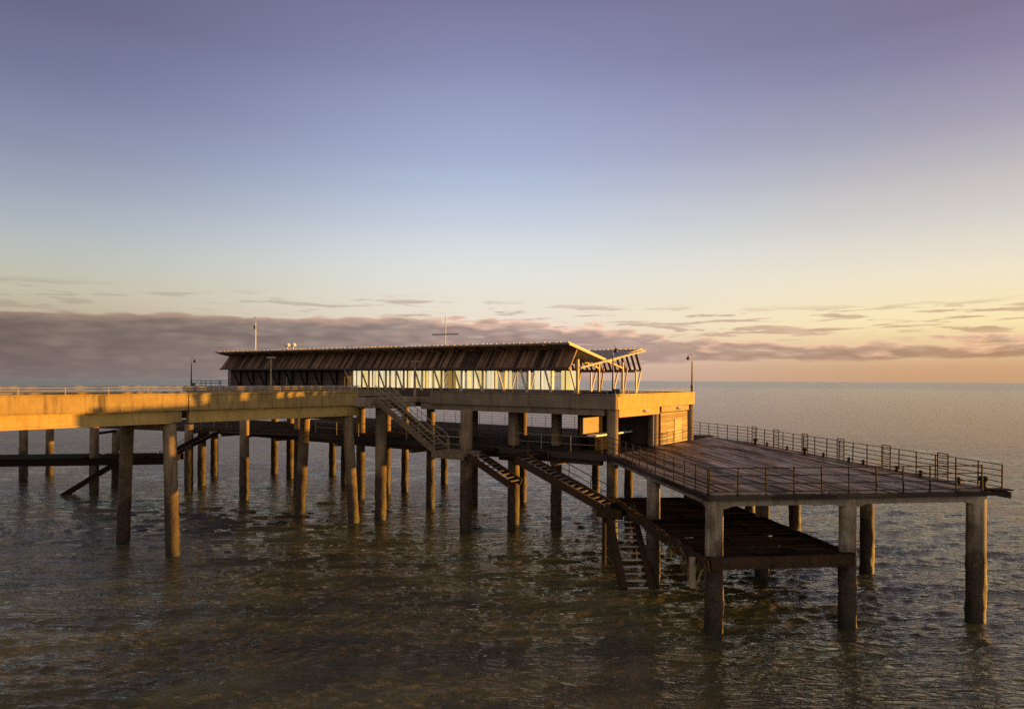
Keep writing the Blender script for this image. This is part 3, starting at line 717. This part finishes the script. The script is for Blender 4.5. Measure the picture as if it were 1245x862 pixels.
# roof skirts: dark boards leaning in at the top
def skirt(bb, bt, mat, flip):
    mb = MB(); rnd = random.Random(5); a = A0
    while a < A1:
        wv = rnd.uniform(.24,.34); e = min(a+wv, A1); mb.tone = rnd.random(); d = rnd.uniform(0,.02)*flip
        mb.box8([hv(a,bb+d,ZE),hv(e-.006,bb+d,ZE),hv(e-.006,bb+d+.05*flip,ZE),hv(a,bb+d+.05*flip,ZE),
                 hv(a,bt+d,ZT-.3),hv(e-.006,bt+d,ZT-.3),hv(e-.006,bt+d+.05*flip,ZT-.3),hv(a,bt+d+.05*flip,ZT-.3)]); a = e
    return mb
skirt(.16, 1.15, M['roof'], 1).build('roof_skirt', M['roof'], pv)
mb = MB()
for a in np.arange(A0+.02, A1, bay/3):
    mb.tone = random.random(); mb.bar(hv(a,.13,ZE), hv(a,1.1,ZT-.32), .07, .08, (*HS,0))
mb.build('skirt_batten', M['roof'], pv)
mb = MB()
mb.box8([hv(12,11.05,ZE),hv(A1,11.05,ZE),hv(A1,11.0,ZE),hv(12,11.0,ZE),hv(12,10.05,ZT-.3),hv(A1,10.05,ZT-.3),hv(A1,10.0,ZT-.3),hv(12,10.0,ZT-.3)]); mb.build('roof_skirt', M['roof'], pv)
mb = MB()
for a in np.arange(A0+.02, 12, .42): mb.bar(hv(a,10.95,ZE+.02), hv(a,10.0,ZT-.2), .2, .05, (*HS,0))
mb.build('skirt_slat', M['roof'], pv)
MB().bar(hv(A0,10.95,ZE), hv(12,10.95,ZE), .09, .12).build('skirt_rail', M['roof'], pv); MB().bar(hv(A0,10.02,ZT-.25), hv(12,10.02,ZT-.25), .09, .12).build('skirt_rail', M['roof'], pv)
# butterfly roof: two sheets meeting in a valley, with rafters below
def roof_sheet(b0, z0, b1, z1, name):
    e0, e1 = A0-.05, A1+.6; t = .07
    mb = MB(); mb.box8([hv(e0,b0,z0),hv(e1,b0,z0),hv(e1,b1,z1),hv(e0,b1,z1),hv(e0,b0,z0+t),hv(e1,b0,z0+t),hv(e1,b1,z1+t),hv(e0,b1,z1+t)])
    o = mb.build(name, M['roof_top'], pv)
    mb = MB(); mb.box8([hv(e0+.05,b0+.03,z0-.045),hv(e1-.05,b0+.03,z0-.045),hv(e1-.05,b1,z1-.045),hv(e0+.05,b1,z1-.045),hv(e0+.05,b0+.03,z0-.004),hv(e1-.05,b0+.03,z0-.004),hv(e1-.05,b1,z1-.004),hv(e0+.05,b1,z1-.004)])
    mb.build('soffit', M['iroko'], pv)
    mb = MB()
    for a in np.cumsum(np.r_[e0+.1, rng.uniform(.3,.62,200)]):
        if a > e1-.05: break
        mb.bar(hv(a, b0-.02, z0+t+.025), hv(a, b1, z1+t+.025), .07, .05)
    mb.build('roof_seam', M['roof_top'], pv)
roof_sheet(-.05, ZT, BV, ZV, 'roof'); roof_sheet(B1+.05, ZT, BV+.003, ZV, 'roof')
for i in range(nb+1):
    a = A0+i*bay
    if i == 0: continue
    MB().bar(hv(a,0.05,ZT-.11), hv(a,BV,ZV-.11), .09, .12).build('rafter', M['roof'], pv)
    MB().bar(hv(a,B1-.05,ZT-.11), hv(a,BV,ZV-.11), .09, .12).build('rafter', M['roof'], pv)
# scissor frame at the open end
for da in (0., 1.95):
    a = A0-.08+da
    MB().bar(hv(a,-.1,ZT-.06), hv(a,7.6,ZV-.42), .09, .12).build('scissor_beam', M['iroko'], pv)
    MB().bar(hv(a-.13,11.3,ZT-.06), hv(a-.13,1.2,ZV-.5), .09, .12).build('scissor_beam', M['iroko'], pv)
MB().box(hv, A0-.14, A0+.02, .98, 1.16, 8.72, 11.5).build('end_post', M['iroko'], pv)
MB().box(hv, A0-.22, A0+.1, .9, 1.24, 8.7, 9.05).build('post_foot', M['pale_timber'], pv)
for a in (A0, A0+1.95, A0+3.9):
    MB().box(hv, a-.07, a+.07, 7.72, 7.9, 8.72, 11.45).build('end_post', M['iroko'], pv)
    MB().bar(hv(a,7.95,8.8), hv(a,8.6,11.1), .08, .1, (*HT,0)).build('strut', M['iroko'], pv)
    MB().box(hv, a-.12, a+.12, 7.66, 7.98, 8.7, 8.95).build('post_foot', M['iroko'], pv)

# benches, masts, domes
b = thing('bench', h(1.5,.8,8.7), 'long dark slatted bench behind the parapet at the right end of the pavilion', 'bench')
MB().box(h, .3, 2.7, .5, 1.0, 9.08, 9.13).build('seat', M['dark_timber'], b); MB().box(h, .3, 2.7, 1.02, 1.08, 9.15, 9.3).build('backrest', M['dark_timber'], b)
for a in (.5, 1.5, 2.5): MB().box(h, a-.05, a+.05, .55, .98, 8.7, 9.077).build('leg', M['dark_timber'], b)
railing('thin low rail on the sunlit end parapet of the upper deck', [h(-.27,-.2,9.18), h(-.27,12.7,9.18)], 1.9, (.09, .2), M['galv'], rg, .018, .014)
railing('dark low rail along the shaded front parapet below the windows', [h(.2,-.27,9.18), h(14.5,-.27,9.18)], 2.3, (.1, .2), M['galv'], rg, .016, .012)
railing('dark railing at the far left end of the upper deck', [h(42.2,.4,8.72), h(47.2,.4,8.72), h(47.2,12.4,8.72)], 1.5, (.5, .8, 1.05), M['iron'], rg, .03, .025)
railing('dark stepped handrail at the head of the upper stairs', [h(14.4,-.3,9.15), h(13.0,-.3,9.15)], .7, (.12, .22), M['iron'], rg, .02, .02)
m1 = thing('mast', h(39,2,12.2), 'tall white mast with small instruments near the left end of the roof', 'mast')
MB().tube(h(39,2,12.2), h(39,2,15.3), .055, 8, .045).build('pole', M['white'], m1)
MB().tube(h(39,2,15.3), h(39,2,16.0), .02, 6).build('aerial', M['white'], m1)
MB().box(h, 38.88, 39.12, 1.85, 2.0, 14.75, 15.1).build('instrument_box', M['black'], m1)
MB().lathe(h(39.12,2,15.75), [(.02,0),(.1,.05),(.1,.12),(.02,.16)], 10).build('sensor', M['white'], m1)
m2 = thing('mast', h(15.2,2,12.2), 'slim mast with a dark cross arm on the middle of the roof', 'mast')
MB().tube(h(15.2,2,12.2), h(15.2,2,14.9), .05, 8, .035).build('pole', M['white'], m2)
MB().bar((h(15.2,2,13.45)[0]-1.0, h(15.2,2,0)[1]-.1, 13.42), (h(15.2,2,13.45)[0]+1.0, h(15.2,2,0)[1]-.1, 13.47), .07, .07).build('cross_arm', M['iron'], m2)
for a, lb in ((32.2, 'left white satellite dome on the roof edge'), (31.4, 'right white satellite dome on the roof edge')):
    d = thing('satellite_dome', h(a,.5,12.5), lb, 'satellite dome', 'satellite domes on the roof')
    MB().tube(h(a,.5,12.55), h(a,.5,12.85), .05, 8).build('stand', M['white'], d)
    MB().lathe(h(a,.5,12.8), [(.06,0),(.22,.05),(.26,.14),(.23,.25),(.15,.33),(.05,.37)], 16).build('dome', M['white'], d, smooth=True)

# lamp posts
def lamp(p, hgt, label, hook=(-1,0), mat='black', box=False, tee=False):
    l = thing('lamp_post', p, label, 'lamp post', 'lamp posts on the upper deck'); p = np.array(p)
    MB().tube(p, p+(0,0,hgt), .075, 10, .04).build('pole', M[mat], l, smooth=False)
    MB().tube(p, p+(0,0,.5), .11, 10, .1).build('base', M[mat], l)
    if tee:
        MB().tube(p+(-.32,0,hgt+.03), p+(.32,0,hgt+.03), .07, 8).build('lamp_head', M[mat], l)
        return l
    hk = np.array((*hook,0.)); pts = [p+(0,0,hgt)]
    for k in range(7): a = math.pi*k/6*.9; pts.append(p+(0,0,hgt+.35)+hk*.16*(1-math.cos(a))+np.array((0,0,.22*math.sin(a))))
    MB().path(pts, .025, 6).build('swan_neck', M['galv'], l)
    e = pts[-1]; MB().lathe(e-(0,0,.3), [(.05,0),(.13,.04),(.12,.14),(.06,.24),(.03,.3)], 10).build('lamp_head', M['black'], l)
    if box: q = p+(.22,-.1,.55); MB().box8([q+np.array((x*.17,y*.15,z*.24)) for z in (-1,1) for x, y in ((-1,-1),(1,-1),(1,1),(-1,1))]).build('control_box', M['black'], l, bevel=.02)
    return l
lamp(h(-.27,12.72,9.18), 2.3, 'swan neck lamp post at the far corner of the sunlit end parapet', (-1,0))
lamp(h(-.02,-.02,8.7), 2.9, 'lamp post with a dark box at the near corner of the upper deck', (.6,.4), 'black', True)
lamp(h(46.8,.1,8.7), 2.75, 'dark lamp post with a box at the far left end of the upper deck', (1,0), 'black', True)
lamp(st(8.9,5.0,8.7), 2.75, 'grey T headed lamp post in front of the solid timber wall', mat='stair_rail', tee=True)
lamp(h(16.4,-.05,8.7), 2.6, 'grey T headed lamp post in front of the glowing windows', mat='stair_rail', tee=True)

# ------------------------------------------------------------------ sky, sun, camera
SUN_AZ, SUN_EL = 76.8, 2.05
EXPO = 0.9
w = bpy.data.worlds.new('World'); sc.world = w; w.use_nodes = True; w.node_tree.nodes.clear(); k = NT(w.node_tree)
def s2l(c): return tuple(((x/255+.055)/1.055)**2.4 if x > 10 else x/255/12.92 for x in c)
tc = k.new('ShaderNodeTexCoord').outputs['Generated']
sep = k.new('ShaderNodeSeparateXYZ'); nv = k.new('ShaderNodeVectorMath', operation='NORMALIZE'); k.l.new(tc, nv.inputs[0]); k.l.new(nv.outputs[0], sep.inputs[0])
dx, dy, dz = sep.outputs
el = k.m('MULTIPLY', k.m('ARCSINE', dz), 180/math.pi)
az = k.m('MULTIPLY', k.m('ARCTAN2', dx, dy), 180/math.pi)
hl = k.m('SQRT', k.m('ADD', k.m('ADD', k.m('MULTIPLY', dx, dx), k.m('MULTIPLY', dy, dy)), 1e-6))
cs = k.m('DIVIDE', k.m('ADD', k.m('MULTIPLY', dx, math.sin(R(SUN_AZ))), k.m('MULTIPLY', dy, math.cos(R(SUN_AZ)))), hl)
ef = k.m('DIVIDE', el, 60.0, clamp=True)
def grey(e, c):                                       # a little less colour high up
    l = .3*c[0]+.55*c[1]+.15*c[2]; f = .07*min(1, max(0, (e-7)/5)); return tuple(x+(l-x)*f for x in c)
def column(stops): return k.ramp(ef, [(e/60, tuple(x/2**EXPO for x in s2l(grey(e, c)))) for e, c in stops], 'CARDINAL')
colL = column([(0,(154,137,130)), (5,(194,183,160)), (7.3,(195,194,180)), (10,(179,187,192)), (12.6,(160,170,187)), (14.7,(145,154,179)), (18.7,(124,130,164)), (24,(104,104,137)), (60,(84,82,102))])
colC = column([(0,(208,178,166)), (4,(237,221,204)), (6.8,(236,230,217)), (9.5,(227,229,227)), (12,(208,217,228)), (14.6,(189,201,224)), (17.1,(172,183,215)), (23,(145,152,191)), (28.5,(122,122,160)), (60,(95,92,118))])
colR = column([(0,(206,162,122)), (1.5,(220,180,138)), (4,(252,230,178)), (6.2,(248,232,195)), (8.3,(239,228,206)), (11,(219,213,204)), (14.2,(197,191,193)), (16.7,(174,169,185)), (21,(145,138,169)), (24,(127,119,152)), (60,(95,88,110))])
f1 = k.rng(cs, -.42, .22, 0, 1, True); f2_ = k.rng(cs, .2, .78, 0, 1, True)
sky = k.mix(f2_, k.mix(f1, colL, colC), colR)
glow = k.m('MULTIPLY', k.rng(cs, .75, 1.0, 0, 1, True), k.rng(el, 0, 14, 1, 0, True))
sky = k.mix(glow, sky, (1.1,.62,.2,1))
# cloud bank
azs = k.m('DIVIDE', k.m('ADD', az, 60), 120, clamp=True)
def curve(pts, lo, hi): return k.rng(k.ramp(azs, [((a+60)/120, ((v-lo)/(hi-lo),)*3) for a, v in pts]), 0, 1, lo, hi)
topc = curve([(-60,4.4), (-36,4.55), (-25,4.85), (-12,5.05), (-3,4.95), (2,4.85), (8,4.3), (14,3.5), (22,3.05), (40,2.95)], 0, 8)
botc = curve([(-60,-4), (-2,-4), (5,-.5), (11,1.35), (22,1.5), (40,1.6)], -5, 5)
comb = k.new('ShaderNodeCombineXYZ'); k.put(comb.inputs[0], k.m('MULTIPLY', az, .11)); k.put(comb.inputs[1], k.m('MULTIPLY', el, .75)); cv = comb.outputs[0]
nA = k.noise(k.scale(cv, 1.6, 1.0, 1), 1.0, 8, .62, .3); nB = k.noise(k.scale(cv, 2.4, 2.2, 1), 1.0, 6, .6, .5); nC = k.noise(k.scale(cv, 1.5, 2.6, 1), 1.0, 7, .6, .35)
vo = k.new('ShaderNodeTexVoronoi', feature='SMOOTH_F1'); k.put(vo.inputs['Vector'], k.scale(cv, 4.2, 2.2, 1)); vo.inputs['Scale'].default_value = 1.0; vo.inputs['Smoothness'].default_value = .35; vo.inputs['Randomness'].default_value = 1
puff = k.m('SUBTRACT', .45, vo.outputs['Distance'])
tt = k.m('SUBTRACT', k.m('ADD', k.m('ADD', topc, k.m('MULTIPLY', puff, k.rng(az, -30, 5, .35, 1.1))), k.m('MULTIPLY', k.m('SUBTRACT', nA, .5), k.rng(az, -25, 10, .8, 3.4))), el)
bank = k.m('MULTIPLY', k.rng(tt, -.03, .22, 0, 1, True), k.rng(k.m('ADD', k.m('SUBTRACT', el, botc), k.m('MULTIPLY', k.m('SUBTRACT', nB, .5), .9)), 0, .3, 0, 1, True))
hole = k.m('MULTIPLY', k.rng(az, -12, 6), k.rng(nC, .58, .66, 0, .7, True))
bank = k.m('MULTIPLY', bank, k.m('SUBTRACT', 1, hole))
bandm = k.m('MULTIPLY', k.rng(el, 2.6, 3.8, 0, 1, True), k.rng(el, k.rng(az, -10, 20, 6.2, 4.9), k.rng(az, -10, 20, 7.0, 6.0), 1, 0, True))
wisp = k.m('MULTIPLY', k.m('MULTIPLY', k.rng(k.m('ADD', nC, k.rng(az, -5, 15, 0, .035)), .535, .6, 0, 1, True), bandm), k.rng(az, -22, 2, .3, .85))
cl = k.m('MAXIMUM', bank, wisp)
ccol = k.ramp(azs, [((a+60)/120, tuple(x/2**EXPO for x in s2l(c))) for a, c in ((-60,(96,82,80)), (-36,(100,86,84)), (-18,(118,102,102)), (-4,(148,123,122)), (8,(168,140,135)), (20,(172,140,124)), (38,(156,122,95)))])
lowc = k.mix(k.rng(el, .2, 3.2, .55, 0), ccol, k.ramp(azs, [((a+60)/120, tuple(x/2**EXPO for x in s2l(c))) for a, c in ((-36,(128,116,115)), (-15,(160,145,142)), (10,(200,165,150)), (38,(205,155,105)))]))
lowc = k.mix(k.rng(nB, .4, .68, 0, .55), lowc, k.mix(.4, lowc, sky))
lowc = k.mix(k.rng(nA, .35, .65, .25, 0), lowc, (.09,.07,.075,1))
edge = k.m('MULTIPLY', k.m('MULTIPLY', k.rng(tt, .7, .0, 0, .75), k.rng(tt, -.25, .0, .25, 1)), k.rng(az, -38, 5, .2, 1))
lowc = k.mix(edge, lowc, k.mix(.8, lowc, (.78,.47,.31,1)))
lowc = k.mix(k.m('MULTIPLY', k.rng(puff, -.1, .3, 0, .5), k.rng(az, -30, 10, .25, 1)), lowc, k.mix(.5, lowc, (.5,.36,.31,1)))
sky = k.mix(k.m('MULTIPLY', cl, .93), sky, lowc)
# the unseen sky behind the camera is brightened as added fill light
back = k.m('MULTIPLY', k.rng(dy, -.05, -.7, 0, 1, True), k.rng(el, -5, 3, 0, 1, True))
sky = k.mix(back, sky, (.33,.29,.27,1))
# physical sky blended with the evening gradient
ns = k.new('ShaderNodeTexSky', sky_type='NISHITA'); ns.sun_disc = False; ns.sun_elevation = R(SUN_EL); ns.sun_rotation = R(SUN_AZ); ns.altitude = 0; ns.dust_density = 1.5
mixs = k.mix(.06, k.mix(1, sky, (10,10,10,1), 'MULTIPLY'), ns.outputs[0])
bg = k.new('ShaderNodeBackground'); k.put(bg.inputs[0], mixs); bg.inputs[1].default_value = .1
wo = k.new('ShaderNodeOutputWorld'); k.l.new(bg.outputs[0], wo.inputs[0])

L = bpy.data.lights.new('sun', 'SUN'); L.energy = 5.0; L.angle = R(.53); L.color = (1, .47, .07)
so = bpy.data.objects.new('sun', L); COL.objects.link(so)
so.rotation_euler = (R(90-SUN_EL), 0, R(180-SUN_AZ)); so.location = (60, 20, 30)
cam = bpy.data.cameras.new('camera'); co = bpy.data.objects.new('camera', cam); COL.objects.link(co); sc.camera = co
co.location = (0, 0, 10); cam.sensor_width = 36; cam.sensor_fit = 'HORIZONTAL'; cam.lens = 850/1245*36
cam.shift_y = 31/1245; cam.clip_start = .1; cam.clip_end = 60000
co.rotation_euler = (R(90), -.0055, 0)
sc.view_settings.view_transform = 'Standard'; sc.view_settings.look = 'None'; sc.view_settings.gamma = 1
sc.view_settings.exposure = EXPO
sc.cycles.max_bounces = 8; sc.cycles.transparent_max_bounces = 16; sc.cycles.caustics_reflective = False; sc.cycles.caustics_refractive = False
sc.cycles.use_denoising = False; sc.cycles.sample_clamp_indirect = 4; sc.cycles.use_adaptive_sampling = False
